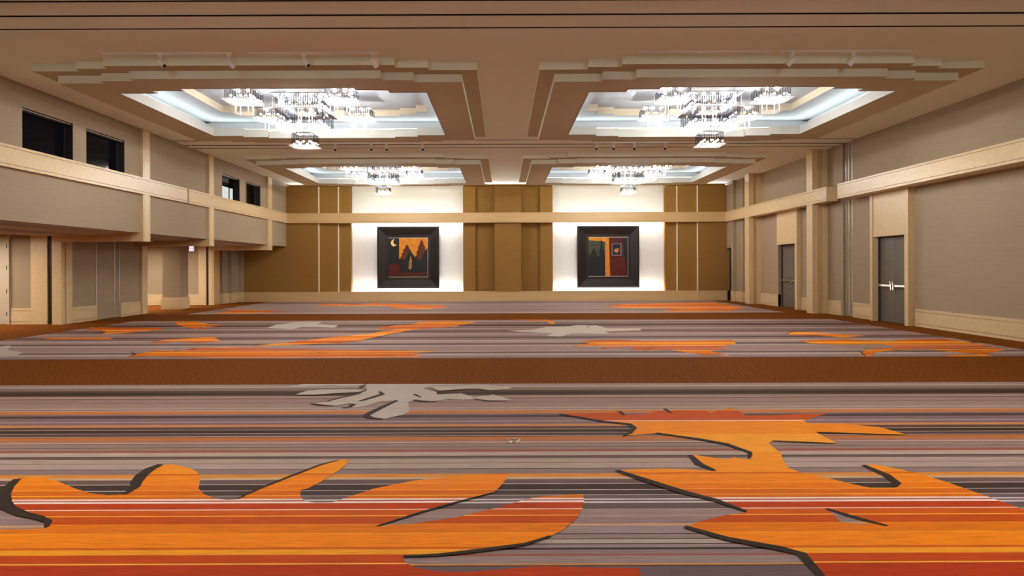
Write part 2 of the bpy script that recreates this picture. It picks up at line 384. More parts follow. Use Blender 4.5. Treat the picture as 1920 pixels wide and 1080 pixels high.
for pts,wd in [([(930,155),(780,225),(720,255),(690,275),(720,292),(820,300)],5),([(255,180),(330,190),(440,197)],3),([(500,214),(560,206),(600,185),(550,180)],3.5),([(640,160),(740,130),(820,105),(795,85)],4),([(385,163),(500,130),(620,105),(650,95)],2.5),([(130,112),(300,112),(470,98),(640,98)],2),([(1060,150),(1120,160),(1240,163)],3.5),([(1065,105),(1120,130)],4),([(1530,140),(1640,158),(1800,158)],2.5),([(1250,106),(1270,80),(1440,68),(1550,64),(1660,76)],2.5),([(640,52),(680,36)],4)]:
    stroke(wz(pts),wd)
zA=lambda p:[(x/3,590+y/3) for x,y in p]
zB=lambda p:[(640+x/3,590+y/3) for x,y in p]
zC=lambda p:[(1280+x/3,590+y/3) for x,y in p]
for p in [zA([(480,85),(560,72),(900,75),(920,85),(700,105),(570,112),(600,95)]),zA([(980,40),(1100,40),(1180,55),(1260,62),(1140,72),(1170,85),(1050,75),(1000,60)]),zA([(840,158),(930,142),(1010,138),(1200,125),(1240,150),(1120,160),(1000,152),(900,160)]),zA([(200,132),(600,128),(640,140),(300,140)]),
 zA([(720,240),(760,225),(880,200),(1000,205),(1100,190),(1250,185),(1500,190),(1920,197),(2320,205),(2460,208),(2320,220),(2370,243),(2220,243),(2020,246),(1720,243),(1400,246),(1250,246),(1000,238),(850,235)]),
 zB([(0,160),(100,150),(280,110),(400,85),(620,70),(760,42),(600,35),(450,40),(400,55),(220,70),(200,85),(320,80),(150,110),(0,122),(-320,160),(-540,180),(-300,172)]),
 zB([(1340,150),(1500,142),(1700,148),(1920,148),(2200,145),(2220,165),(2120,185),(2200,195),(2070,205),(2190,235),(2020,225),(1920,212),(1850,200),(1700,205),(1620,200),(1640,180),(1500,190),(1430,200),(1490,180),(1260,180),(1400,165)]),
 zC([(580,100),(700,98),(850,110),(1030,120),(900,130),(760,118),(600,115)]),
 zC([(650,148),(900,140),(1150,150),(1300,140),(1480,138),(1600,155),(1750,185),(1810,200),(1740,215),(1690,225),(1500,210),(1380,195),(1200,200),(1080,215),(1060,235),(1020,238),(1000,215),(1040,195),(1200,185),(1120,170),(900,170),(720,165)]),
 zC([(1460,232),(1700,225),(1750,238),(1500,238)]),zB([(960,30),(1160,28),(1210,50),(1180,55),(1150,38)])]:
    motif_obj(p,mid_o)
for p in [zA([(1500,75),(1560,55),(1700,42),(1820,40),(1780,55),(1900,60),(1880,75),(1700,70),(1640,82)]),zB([(925,90),(1080,85),(1150,70),(1250,70),(1320,60),(1440,62),(1500,80),(1680,78),(1685,90),(1480,95),(1510,108),(1300,105),(1230,125),(1150,122),(1190,105),(1040,100)]),zA([(-90,195),(0,180),(60,175),(40,200),(130,215),(80,235),(-60,240)])]:
    motif_obj(p,white_rows)
for p in [zz([(640,45),(760,32),(900,38),(1040,30),(1200,35),(1480,45),(1500,55),(1380,68),(1200,65),(1100,48),(800,48)],400,560,3.43),zz([(0,95),(130,72),(350,78),(480,85),(200,95)],400,560,3.43),zz([(600,45),(900,30),(1300,25),(1500,60),(1400,80),(1000,82),(960,75),(1100,65),(700,62)],960,560,3.43)]:
    motif_obj(p,far_o)
for pts,wd in [(zA([(720,240),(760,225),(730,210),(840,218)]),1.5),(zA([(1070,200),(1100,188)]),2),(zA([(820,158),(900,146)]),1.5),(zA([(560,110),(590,96)]),1.5),(zA([(860,205),(900,197)]),1.5),(zA([(1730,222),(1790,215),(1850,220)]),1.5),(zB([(100,150),(280,110),(395,92)]),1.2),(zB([(220,230),(300,240)]),1.5),(zB([(1255,178),(1400,184)]),1.2),(zB([(1380,155),(1440,170)]),1.2),(zB([(1580,195),(1640,202)]),1.5),(zB([(1700,205),(1760,182)]),1.2),(zB([(1030,97),(1090,103)]),1.2),(zB([(1380,75),(1400,62)]),1.2),(zC([(575,112),(610,98),(700,97)]),1.2),(zC([(690,158),(760,168),(950,172)]),1.2),(zC([(1000,212),(1025,236)]),1.8),(zC([(1150,195),(1300,210),(1480,212)]),1.2),(zC([(1450,205),(1600,200),(1690,215)]),1.2),(zC([(1015,188),(1075,200)]),1.2)]:
    stroke(pts,wd)

# ================================================================== CEILING
ceiling=structure('ceiling','beige painted ceiling with stepped coffers and narrow partition tracks','ceiling')
CX=[4.615,-4.41]; CYS=[15.26,25.22,4.85]
HX1=(2.53,3.10,3.955); HY1=(3.43,3.27,3.12)
HX2=(2.235,2.81,3.67); HY2=(3.12,2.99,2.85)
HXO=(1.64,2.235,2.95); HYO=(2.45,2.31,2.12)
def plan(hx,hy):
    a,b,c=hx; d,e,f=hy
    r1=[(a,-d),(a,-e),(b,-e),(b,-f),(c,-f)]          # lower right going out
    r2=[(c,f),(b,f),(b,e),(a,e),(a,d)]
    r3=[(-x,y) for x,y in r2[::-1]]
    r4=[(-x,y) for x,y in r1[::-1]]
    return r1+r2+r3+r4          # counter-clockwise
slots=[(9.33,0.035),(9.87,0.05),(10.41,0.035),(19.62,0.06),(20.33,0.09),(20.86,0.06)]
ys=sorted({NEARW-0.3,31.2}|{v for c in CYS for v in (c-2.7,c+2.7)}|{v for y,h in slots for v in (y-h/2,y+h/2)})
xs=sorted({-9.6,10.35}|{v for c in CX for v in (c-3.3,c+3.3)})
cv=[];cf=[]
for i in range(len(xs)-1):
    for j in range(len(ys)-1):
        xm=(xs[i]+xs[i+1])/2; ym=(ys[j]+ys[j+1])/2
        if any(abs(xm-c)<3.3 for c in CX) and any(abs(ym-c)<2.7 for c in CYS): continue
        if any(abs(ym-y)<h/2 for y,h in slots): continue
        b=len(cv); cv+=[(xs[i],ys[j],CEIL_Z),(xs[i],ys[j+1],CEIL_Z),(xs[i+1],ys[j+1],CEIL_Z),(xs[i+1],ys[j],CEIL_Z)]; cf.append((b,b+1,b+2,b+3))
mesh_obj('ceiling_board',cv,cf,CEIL,ceiling)
for y,h in slots:
    MB().box(-9.6,10.35,y-h/2-.01,y-h/2,CEIL_Z,CEIL_Z+.12).box(-9.6,10.35,y+h/2,y+h/2+.01,CEIL_Z,CEIL_Z+.12).box(-9.6,10.35,y-h/2-.01,y+h/2+.01,CEIL_Z+.12,CEIL_Z+.13).build('partition_track',DFRAME,ceiling)
    box('track_rail',-9.6,10.35,y-h*.18,y+h*.18,CEIL_Z+.012,CEIL_Z+.03,ALU,ceiling)
def ring(name,outer,inner,z,mat,parent,flip=False):
    n=len(outer); m=len(inner)
    assert n==m
    V=[(x,y,z) for x,y in outer]+[(x,y,z) for x,y in inner]
    Fc=[((i+1)%n,i,n+i,n+(i+1)%n) for i in range(n)]
    return mesh_obj(name,V,Fc,mat,parent)
def skirt(name,poly,z0,z1,mat,parent):
    n=len(poly)
    V=[(x,y,z0) for x,y in poly]+[(x,y,z1) for x,y in poly]
    return mesh_obj(name,V,[(i,(i+1)%n,n+(i+1)%n,n+i) for i in range(n)],mat,parent)
def slab_ring(name,outer,inner,z0,z1,mat,parent,under=None):
    n=len(outer)
    V=[(x,y,z0) for x,y in outer]+[(x,y,z0) for x,y in inner]+[(x,y,z1) for x,y in outer]+[(x,y,z1) for x,y in inner]
    Fc=[]
    for i in range(n):
        j=(i+1)%n
        Fc+=[(j,i,n+i,n+j),(i,j,2*n+j,2*n+i),(n+j,n+i,3*n+i,3*n+j),(2*n+i,2*n+j,3*n+j,3*n+i)]
    o=mesh_obj(name,V,Fc,mat,parent)
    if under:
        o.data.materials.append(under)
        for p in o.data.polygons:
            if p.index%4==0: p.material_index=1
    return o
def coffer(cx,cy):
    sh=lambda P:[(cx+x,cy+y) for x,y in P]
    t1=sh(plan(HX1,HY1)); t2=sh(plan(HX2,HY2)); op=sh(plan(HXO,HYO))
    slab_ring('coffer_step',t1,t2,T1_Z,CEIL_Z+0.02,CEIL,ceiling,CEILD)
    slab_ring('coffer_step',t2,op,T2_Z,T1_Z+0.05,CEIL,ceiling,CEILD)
    # lit cove: lip, ledge, cove walls, cove soffit, inner tray
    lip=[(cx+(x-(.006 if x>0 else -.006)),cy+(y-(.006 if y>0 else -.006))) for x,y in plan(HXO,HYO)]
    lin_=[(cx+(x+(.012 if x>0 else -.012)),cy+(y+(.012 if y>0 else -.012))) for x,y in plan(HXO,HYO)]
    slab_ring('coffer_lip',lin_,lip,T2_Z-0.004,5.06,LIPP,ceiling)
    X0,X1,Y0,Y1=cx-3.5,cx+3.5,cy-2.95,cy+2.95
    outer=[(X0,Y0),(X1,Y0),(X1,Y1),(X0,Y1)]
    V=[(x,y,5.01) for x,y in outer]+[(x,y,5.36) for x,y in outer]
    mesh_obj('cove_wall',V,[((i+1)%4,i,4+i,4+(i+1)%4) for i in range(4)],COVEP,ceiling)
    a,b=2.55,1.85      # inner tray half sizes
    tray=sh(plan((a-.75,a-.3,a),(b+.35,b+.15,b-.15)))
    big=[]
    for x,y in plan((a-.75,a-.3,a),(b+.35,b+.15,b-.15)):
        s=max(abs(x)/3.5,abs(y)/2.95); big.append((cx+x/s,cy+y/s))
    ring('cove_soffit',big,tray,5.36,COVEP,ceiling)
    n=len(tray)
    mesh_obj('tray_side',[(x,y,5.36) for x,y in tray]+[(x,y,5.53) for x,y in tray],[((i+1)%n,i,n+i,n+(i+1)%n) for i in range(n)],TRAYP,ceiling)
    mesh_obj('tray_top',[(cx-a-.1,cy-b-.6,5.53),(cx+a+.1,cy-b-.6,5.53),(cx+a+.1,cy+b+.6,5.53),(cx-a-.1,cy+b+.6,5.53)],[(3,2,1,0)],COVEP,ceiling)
    # led strips on the ledge
    for (x0,x1,y0,y1) in [(cx-3.2,cx+3.2,cy+2.62,cy+2.68),(cx-3.2,cx+3.2,cy-2.68,cy-2.62),(cx-3.2,cx-3.14,cy-2.5,cy+2.5),(cx+3.14,cx+3.2,cy-2.5,cy+2.5)]:
        box('cove_light_strip',x0,x1,y0,y1,5.07,5.09,GLOWC,ceiling)
for cy in CYS:
    for cx in CX: coffer(cx,cy)
# roof over everything keeps the void above closed
box('ceiling_void',-16.4,10.8,NEARW-.5,31.4,5.62,5.72,DFRAME,ceiling)

# ================================================================== BACK WALL
wb=structure('wall_back','back wall of stepped gold fabric panels with two white art niches','wall')
def bx(px,Y): return px_x(px,Y)
box('wall_backing',-12.2,10.6,30.36,30.8,0,5.6,FABB,wb)
PT=5.03
def bpanel(x0,x1,Yf,z0=0.43,z1=PT,m=FABB,name='fabric_panel'):
    return box(name,bx(x0,Yf),bx(x1,Yf),Yf,30.36,z0,z1,m,wb)
a_,b_,c_,b2,ct=29.84,29.98,30.1,30.30,29.86
for zz0,zz1 in ((0.43,3.44),(3.85,PT)):
    box('fabric_panel',-11.34 if zz0<1 else XL,bx(597,a_),a_,30.36,zz0,zz1,FABB,wb)
    bpanel(595,634,b_,zz0,zz1); bpanel(630,658.5,c_,zz0,zz1)
    bpanel(868.5,891.5,c_,zz0,zz1); bpanel(889,930,b2,zz0,zz1); bpanel(928,977,ct,zz0,zz1); bpanel(975,1013,b2,zz0,zz1); bpanel(1013,1036.5,c_,zz0,zz1)
    bpanel(1247,1272,c_,zz0,zz1); bpanel(1271,1310,b_,zz0,zz1); box('fabric_panel',bx(1309,a_),9.9,a_,30.36,zz0,zz1,FABB,wb)
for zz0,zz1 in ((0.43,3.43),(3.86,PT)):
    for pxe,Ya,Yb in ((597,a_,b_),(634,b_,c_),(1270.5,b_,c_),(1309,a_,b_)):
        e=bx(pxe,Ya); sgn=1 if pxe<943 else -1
        box('lit_return_strip',e-.004*sgn,e+.022*sgn,Ya-.004,Yb,zz0,zz1,LITRET,wb)  # added strips put the backlight of the panel returns into colour
for n,(xa,xb) in enumerate(((658.5,868.5),(1036.5,1247))):
    X0,X1=bx(xa,30.1),bx(xb,30.1)
    box('niche_panel',X0,X1,30.34,30.36,0.2,3.6,NICHE,wb)
    box('niche_panel',X0,X1,30.34,30.36,3.7,5.12,NICHE,wb)
    box('niche_light_strip',X0+.05,X1-.05,30.14,30.19,0.30,0.32,GLOWN,wb)
    box('niche_light_strip',X0+.05,X1-.05,30.14,30.19,3.56,3.58,GLOWN,wb)
    box('niche_light_strip',X0+.05,X1-.05,30.14,30.19,3.74,3.76,GLOWU,wb)
    box('niche_trough',X0,X1,30.02,30.34,0.05,0.28,NICHE,wb)
    box('niche_trough',X0,X1,30.02,30.34,3.60,3.72,NICHE,wb)
grooved('beam','x',XL+.05,9.8,29.7,30.1,3.43,3.86,WOOD,wb)
grooved('baseboard','x',-11.34,bx(597.5,29.78),29.78,30.36,0,0.43,WOOD,wb,gz=(0.055,))
grooved('baseboard','x',bx(597.5,29.78),bx(1309,29.78),29.90,30.04,0,0.43,WOOD,wb,gz=(0.055,))
grooved('baseboard','x',bx(1309,29.78),9.78,29.78,30.36,0,0.43,WOOD,wb,gz=(0.055,))
box('access_panel',bx(940.5,29.88),bx(967.8,29.88),29.885,29.92,0.05,0.375,WOOD,wb)
ld=bpy.data.lights.new('wash_light','AREA'); ld.shape='RECTANGLE'; ld.size=19.2; ld.size_y=0.05; ld.energy=WASH_W; ld.color=(0.93,0.97,1.0); ld.spread=math.radians(50)
lo=bpy.data.objects.new('wash_light',ld); COL.objects.link(lo); lo.parent=wb; lo.location=(0.2,30.28,5.04)
lo.rotation_euler=Vector((0,-1,0.10)).to_track_quat('-Z','Y').to_euler()
box('wall_cap',-12.2,10.6,30.45,31.3,0,5.6,FABB,wb)

# ================================================================== RIGHT WALL
wr=structure('wall_right','right wall of taupe fabric with pale stone beam, pilasters and door surrounds','wall')
box('fabric_panel',XR,10.6,NEARW,19.85,2.30,CEIL_Z+.3,FAB,wr)
box('fabric_panel',XR,10.6,18.65,19.85,0,2.30,FAB,wr)
box('fabric_panel',XR,10.6,NEARW,17.0,0,2.30,FAB,wr)
box('fabric_panel',XR,10.6,20.42,23.40,0,CEIL_Z+.3,FAB,wr)
box('fabric_panel',XR,10.6,23.40,25.25,2.26,CEIL_Z+.3,FAB,wr)
box('fabric_panel',XR,10.6,25.25,30.5,0,CEIL_Z+.3,FAB,wr)
box('fabric_panel',9.92,XR,28.24,29.04,0.43,CEIL_Z,FAB,wr)
box('fabric_panel',9.78,XR,29.04,29.28,0.43,CEIL_Z,FAB,wr)
box('fabric_panel',9.78,XR,29.28,30.05,2.29,CEIL_Z,FAB,wr)
# pilasters with a recessed centre strip on the returning side
for (y0,y1) in ((26.9,27.38),(21.39,21.8)):
    mb=MB(); mb.box(9.69,9.87,y0,y1,0,CEIL_Z).box(9.87,10.0,y0+.05,y1,0,CEIL_Z).box(10.0,10.17,y0,y1,0,CEIL_Z)
    mb.build('pilaster',STONE,wr)
    box('pilaster_strip',9.885,9.985,y0+.028,y0+.05,0,CEIL_Z,WOOD,wr)
# beams either side of the partition slot
grooved('beam','y',20.39,29.75,9.66,10.0,3.43,3.86,STONE,wr)
grooved('beam','y',NEARW,19.72,9.66,10.2,3.43,3.86,STONE,wr)
# baseboards
def rb(y0,y1,x=XR): grooved('baseboard','y',y0,y1,x-.03,x+.1,0,0.43,STONE,wr,gz=(0.06,))
rb(NEARW,16.82); rb(18.62,19.80); rb(20.5,21.39); rb(21.8,23.4); rb(25.25,26.9); rb(28.24,29.04,9.92); rb(29.04,29.28,9.78); rb(27.38,28.24)
# partition pocket with metal edges
box('pocket_back',10.30,10.6,19.85,20.42,0,CEIL_Z+.3,FAB,wr)
box('pocket_door',10.20,10.26,19.88,20.22,0.02,CEIL_Z,FAB,wr)
for y in (19.86,20.05,20.22): box('pocket_trim',10.165,10.205,y,y+.022,0,CEIL_Z,ALU,wr)
# stone door surrounds
def portal(y0,y1,near_only=False):
    if not near_only: box('door_jamb',10.0,10.3,y1,y1+.12,0,3.43,STONE,wr)
    box('door_jamb',10.0,10.3,y0-.16,y0,0,3.43,STONE,wr)
    box('door_header',10.03,10.3,y0,y1,2.27,3.43,STONE,wr)
portal(17.02,18.5); portal(23.42,25.0,True)
box('door_header',10.03,10.3,25.0,25.02,2.27,3.43,STONE,wr)
def double_door(name,y0,y1,xf,label,hinge_gap=.0):
    d=structure(name,label,'door')
    MB().box(xf-.03,xf+.1,y1-.06,y1,0,2.27).box(xf-.03,xf+.1,y0,y0+.04,0,2.27).box(xf-.03,xf+.1,y0,y1,2.235,2.27).build('door_frame',DFRAME,d)
    ym=(y0+.04+y1-.06)/2
    for ya,yb in ((y0+.04,ym-.004),(ym+.004,y1-.06)):
        l=box('door_leaf',xf,xf+.05,ya,yb,0.01,2.235,DARKD,d)
        bar=MB()
        bar.box(xf-.075,xf-.045,ya+.06,yb-.03,0.945,0.995)
        bar.box(xf-.05,xf,ya+.06,ya+.12,0.935,1.005).box(xf-.05,xf,yb-.12,yb-.05,0.935,1.005)
        bar.build('panic_bar',CHROME,l)
        s=1 if yb<ym+.01 else -1
        lat=MB(); yy=yb-.07 if s==1 else ya+.03
        lat.box(xf-.09,xf,yy,yy+.05,0.86,1.09); lat.box(xf-.11,xf-.08,yy+.01,yy+.04,1.02,1.09)
        lat.build('latch_case',CHROME,l)
    return d
double_door('door_1',17.02,18.5,10.19,'dark bronze double door with chrome push bars nearest the long blank wall')
double_door('door_2',23.42,25.2,10.30,'dark bronze double door with push bars between the two stone pilasters')
d3=structure('door_3','narrow dark single door beside the gold back wall corner','door')
MB().box(9.80,9.95,29.28,29.33,0,2.29).box(9.80,9.95,30.0,30.05,0,2.29).box(9.80,9.95,29.28,30.05,2.24,2.29).build('door_frame',DFRAME,d3)
lf=box('door_leaf',9.90,9.95,29.33,30.0,0.01,2.24,DFRAME,d3)
MB().tube((9.84,29.40,0.95),(9.84,29.52,0.95),.014).tube((9.84,29.42,0.95),(9.90,29.42,0.95),.012).build('door_handle',BLACKM,lf)

# ================================================================== LEFT WALL
wl=structure('wall_left','left balcony wall of taupe fabric with pale stone beam and columns above open alcoves','wall')
WINS=[(13.47,15.06),(15.54,17.11),(23.05,24.58),(25.15,26.68)]
def lw(y0,y1,z0,z1): box('fabric_panel',XL-.25,XL,y0,y1,z0,z1,FAB,wl)
# upper storey with window openings
prev=NEARW
for y0,y1 in WINS+[(30.5,30.5)]:
    lw(prev,y0,3.86,CEIL_Z+.2)
    if y1>y0: lw(y0,y1,4.69,CEIL_Z+.2)
    prev=y1
COLS=[(2.2,2.56),(7.4,7.76),(12.40,12.76),(17.84,18.2),(21.86,22.22),(27.33,27.81)]
pb=[NEARW]+[v for c in COLS for v in c]+[30.4]
for i in range(0,len(pb)-1,2):
    lw(pb[i],pb[i+1],2.42,3.45)
for y0,y1 in COLS:
    mb=MB(); mb.box(-9.72,-9.40,y0+.055,y1-.055,2.2,CEIL_Z).box(-9.72,-9.402,y0,y0+.045,2.2,CEIL_Z).box(-9.72,-9.402,y1-.045,y1,2.2,CEIL_Z).box(-9.72,-9.415,y0+.045,y0+.055,2.2,CEIL_Z).box(-9.72,-9.415,y1-.055,y1-.045,2.2,CEIL_Z)
    mb.build('column',STONE,wl)
    box('cross_beam',-11.8,-9.72,y0+.004,y1-.004,2.203,2.55,WOOD,wl)
segs=[(NEARW,20.31),(20.39,30.0)]
for s0,s1 in segs: grooved('beam','y',s0,s1,-9.385,-9.6,3.43,3.86,STONE,wl)
# windows to the upper rooms
for i,(y0,y1) in enumerate(WINS):
    wn=structure('window_%d'%(i+1),['dark interior window over the balcony beam nearest the first column pair','dark interior window beside the near balcony column','interior window over the far balcony beam with a bright room behind','interior window beside the farthest balcony column with a thin mullion'][i],'window')
    MB().box(XL-.22,XL-.18,y0,y0+.03,3.86,4.69).box(XL-.22,XL-.18,y1-.03,y1,3.86,4.69).box(XL-.22,XL-.18,y0,y1,4.66,4.69).build('window_frame',DFRAME,wn)
    box('head_trim',XL-.06,XL-.03,y0,y1,4.655,4.67,ALU,wn)
    box('window_pane',XL-.21,XL-.20,y0+.03,y1-.03,3.86,4.66,GLASSD if i<2 else CLEAR,wn)
    box('room_beyond',XL-2.0,XL-1.9,y0-.6,y1+4.2,3.6,5.0,DARKV,wn)
    box('window_reveal',XL-.24,XL-.004,y1-.012,y1-.0005,3.862,4.688,DFRAME,wn)
    if i==2:
        box('lit_doorway',-10.75,-10.70,26.0,26.62,3.6,4.62,LITROOM,wn); box('lit_doorway',-10.75,-10.70,26.85,27.15,3.6,4.62,LITROOM,wn)
    if i==3: box('mullion',XL-.23,XL-.17,y0+.52,y0+.545,3.86,4.66,ALU,wn)
# soffit under the balcony, stepped with slim slots
for i in range(0,len(pb)-1,2):
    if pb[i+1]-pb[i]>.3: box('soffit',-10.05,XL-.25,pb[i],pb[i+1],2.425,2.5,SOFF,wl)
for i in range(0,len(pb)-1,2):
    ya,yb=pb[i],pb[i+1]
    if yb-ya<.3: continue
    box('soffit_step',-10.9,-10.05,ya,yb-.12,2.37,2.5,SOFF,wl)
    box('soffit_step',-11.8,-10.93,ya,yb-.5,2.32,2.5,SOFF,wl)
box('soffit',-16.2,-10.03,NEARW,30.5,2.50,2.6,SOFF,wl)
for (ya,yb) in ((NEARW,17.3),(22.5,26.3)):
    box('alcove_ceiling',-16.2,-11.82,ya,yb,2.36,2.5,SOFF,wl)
# lower wall island that hides the folding partition
IX=-11.77
box('wall_core',-12.01,IX-.04,18.20,22.44,0,2.5,STONE,wl)
box('stone_pilaster',-12.02,IX,18.18,18.62,0,2.5,STONE,wl)
box('stone_pilaster',IX-.06,IX+.03,18.34,18.60,0,2.5,STONE,wl)
box('fabric_panel',IX-.05,IX-.01,18.62,19.73,0.43,2.5,FAB,wl)
grooved('baseboard','y',18.62,19.75,IX+.02,IX-.05,0,0.43,STONE,wl,gz=(0.06,))
box('pocket_door',IX-.05,IX-.03,19.75,20.95,0.02,2.5,FAB,wl)
for y in (19.74,20.66,20.93): box('pocket_trim',IX-.03,IX-.005,y,y+.025,0.02,2.5,ALU,wl)
box('pocket_sill',IX-.03,IX-.005,19.76,20.93,0.02,0.04,ALU,wl)
box('fabric_panel',IX-.05,IX-.01,20.97,22.1,0.43,2.5,FAB,wl)
grooved('baseboard','y',20.97,22.12,IX+.02,IX-.05,0,0.43,STONE,wl,gz=(0.06,))
box('stone_pilaster',-12.1,IX+.07,22.13,22.46,0,2.5,STONE,wl)
# far end walls of both alcoves, face the room's length
for (Y,xg,xw) in ((18.32,-12.24,-12.68),(27.55,-11.99,-12.30)):
    box('fabric_panel',-16.2,xw,Y+.03,Y+.3,0.43,2.5,FAB,wl)
    grooved('baseboard','x',-13.22 if Y<20 else -16.2,xw,Y,Y+.1,0,0.43,STONE,wl,gz=(0.06,))
    box('stone_pilaster',xw,xg,Y,Y+.3,0,2.5,STONE,wl)
    box('recess_shade',xg,xg+.23 if Y<20 else xg+.12,Y+.05,Y+.1,0,2.5,DFRAME,wl)  # dark sheet near the front stands in for the deep gap's shade
box('stone_pilaster',-11.87,-11.72,27.5,27.9,0,2.5,STONE,wl)
box('stone_pilaster',-11.72,-11.65,27.5,28.05,0,2.5,WOOD,wl)
for (x,y0,y1) in ((-11.80,28.0,28.32),(-11.65,28.30,28.9),(-11.5,28.9,29.7),(-11.34,29.7,30.4)):
    box('fabric_panel',-12.1,x,y0,y1,0.43,2.5,FAB,wl)
    grooved('baseboard','y',y0,y1,x+.03,-12.0,0,0.43,STONE,wl,gz=(0.06,))
box('alcove_wall',-16.3,-16.2,NEARW,30.5,0,2.6,FAB,wl)
dl=structure('door_4','pale tan service door with dark hinges in the alcove end wall','door')
box('door_leaf',-14.25,-13.30,18.29,18.34,0.01,2.36,PAINTDOOR,dl)
MB().box(-13.285,-13.23,18.27,18.36,0,2.42).box(-14.32,-14.26,18.27,18.36,0,2.42).build('door_frame',PAINTDOOR,dl)
for z in (0.28,0.89,1.52,2.10): MB().prism(-13.293,18.275,z-.06,z+.06,.014,8).build('hinge',DFRAME,dl)
# near wall behind the viewpoint
wn_=structure('wall_front','plain taupe fabric wall closing the hall behind the viewpoint','wall')
box('fabric_panel',-16.3,10.6,NEARW-.3,NEARW,0,5.6,FAB,wn_)
# alcove ceiling lamps
def alcove_lamp(x0,x1,y0,y1,label):
    o=empty('ceiling_light',((x0+x1)/2,(y0+y1)/2,2.36)); tag(o,label,'light','alcove ceiling lights')
    dx,dy=(x1-x0)/2,(y1-y0)/2
    box('diffuser',-dx,dx,-dy,dy,-.025,-.005,GLOWA,o)
    MB().box(-dx-.03,-dx,-dy-.03,dy+.03,-.03,0).box(dx,dx+.03,-dy-.03,dy+.03,-.03,0).box(-dx,dx,-dy-.03,-dy,-.03,0).box(-dx,dx,dy,dy+.03,-.03,0).build('light_frame',WHITEM,o)
alcove_lamp(-15.2,-12.75,16.6,17.0,'white strip light in the alcove ceiling before the tan service door')
alcove_lamp(-15.2,-12.3,25.6,26.0,'white strip light in the far alcove ceiling behind the square pillar')
alcove_lamp(-15.2,-12.6,23.3,23.6,'unseen strip light added in the far alcove ceiling to brighten the square pillar')  # unseen lamp added to light the pillar's front face
alcove_lamp(-15.2,-12.3,12.0,12.4,'white strip light in the alcove ceiling out beyond the near balcony column')
# free standing square pillar
pl=empty('pillar',(-12.05,25.1,0)); tag(pl,'square taupe fabric pillar with pale stone plinth standing in the far alcove','pillar')
MB().box(-.36,.36,-.36,.36,0,.03).box(-.345,.345,-.345,.345,.03,.06).box(-.36,.36,-.36,.36,.06,.37).box(-.35,.35,-.35,.35,.37,.43).build('plinth',STONE,pl)
box('shaft',-.32,.32,-.32,.32,.43,2.5,FAB,pl)
ex=empty('exit_sign',(-11.05,24.2,2.18)); tag(ex,'small white illuminated exit sign hanging under the balcony soffit','sign')
box('sign_box',-.085,.085,0,.05,-.09,.09,WHITEM,ex); box('sign_face',-.08,.08,-.006,0,-.085,.085,SIGN,ex)
for xx in (-.035,.03): box('sign_mark',xx-.012,xx+.014,-.009,-.006,-.045,.05,SIGNM,ex)
box('hanger',-.01,.01,.015,.035,.09,.24,WHITEM,ex)

# ================================================================== PAINTINGS
def painting(name,px0,px1,label):
    Y=30.02; x0,x1=bx(px0,Y),bx(px1,Y); cx=(x0+x1)/2; h=(x1-x0)/2
    o=empty(name,(cx,Y,1.925)); tag(o,label,'painting','framed paintings in the lit niches')
    hi=.87; d0=0.0; d1=0.09
    V=[];Fc=[]
    prof=[(h,.2),(h,.03),(h-.07,-.02),(hi+.12,.045),(hi,.05),(hi,.08)]
    for (r,y) in prof: V+=[(-r,y,-r),(r,y,-r),(r,y,r),(-r,y,r)]
    for k in range(len(prof)-1):
        for i in range(4):
            j=(i+1)%4; Fc.append((4*k+i,4*k+j,4*k+4+j,4*k+4+i))
    Fc.append((3,2,1,0))
    mesh_obj('picture_frame',V,Fc,FRAME,o)
    MB().box(-hi,hi,.035,.05,-hi,-hi+.02).box(-hi,hi,.035,.05,hi-.02,hi).box(hi-.012,hi,.035,.05,-hi,hi).build('inner_moulding',GILT,o)
    return o,hi
FRAME=noise_mat('frame_lacquer',(0.014,0.008,0.006),(0.022,0.013,0.009),(4,4,4),0.45,spec=0.3)
GILT=flat_mat('gilt',(0.6,0.5,0.36),0.4,metal=0.4)
def pmat(n,c1,c2,sc=(6,6,6)): return noise_mat(n,c1,c2,sc,0.6)
P_OR=pmat('paint_orange',lin((205,120,20)),lin((228,150,40)),(3,3,6)); P_BK=flat_mat('paint_black',(0.006,0.005,0.006),.6)
P_TR=pmat('paint_rust',lin((50,20,12)),lin((120,55,25)),(18,18,26)); P_MO=flat_mat('paint_moon',lin((250,215,130)),.6)
P_BR=pmat('paint_brown',lin((50,18,10)),lin((95,40,18)),(4,4,20)); P_YE=pmat('paint_yellow',lin((190,150,60)),lin((90,60,25)),(30,30,30))
P_RED=pmat('paint_red',lin((70,12,8)),lin((95,24,10)),(4,4,4)); P_GRN=pmat('paint_olive',lin((48,52,40)),lin((80,84,66)),(6,6,14))
P_GY=flat_mat('paint_grey',lin((110,105,110)),.6); P_FL=pmat('paint_peach',lin((225,150,90)),lin((150,80,50)),(40,40,40))
def paint(o,name,pts,lay,mat):
    n=len(pts); y0=.05-.002*lay; 
    V=[(x,y0,z) for x,z in pts]+[(x,.056,z) for x,z in pts]
    ar=sum(pts[i][0]*pts[(i+1)%n][1]-pts[(i+1)%n][0]*pts[i][1] for i in range(n))
    f=tuple(range(n)) if ar>0 else tuple(range(n))[::-1]
    g=[(i,n+i,n+(i+1)%n,(i+1)%n) for i in range(n)]
    return mesh_obj(name,V,[f]+g,mat,o)
def pz(pts,x0,x1,y0,y1,hi): # zoom-pixel to picture coords
    return [(-hi+2*hi*(x-x0)/(x1-x0), hi-2*hi*(y-y0)/(y1-y0)) for x,y in pts]
o,hi=painting('painting',707,823,'dark-framed painting of a crescent moon and orange sky behind dark trees')
q=lambda p: pz(p,594,1090,312,808,hi)
paint(o,'canvas',[(-hi,-hi),(hi,-hi),(hi,hi),(-hi,hi)],1,P_BK)
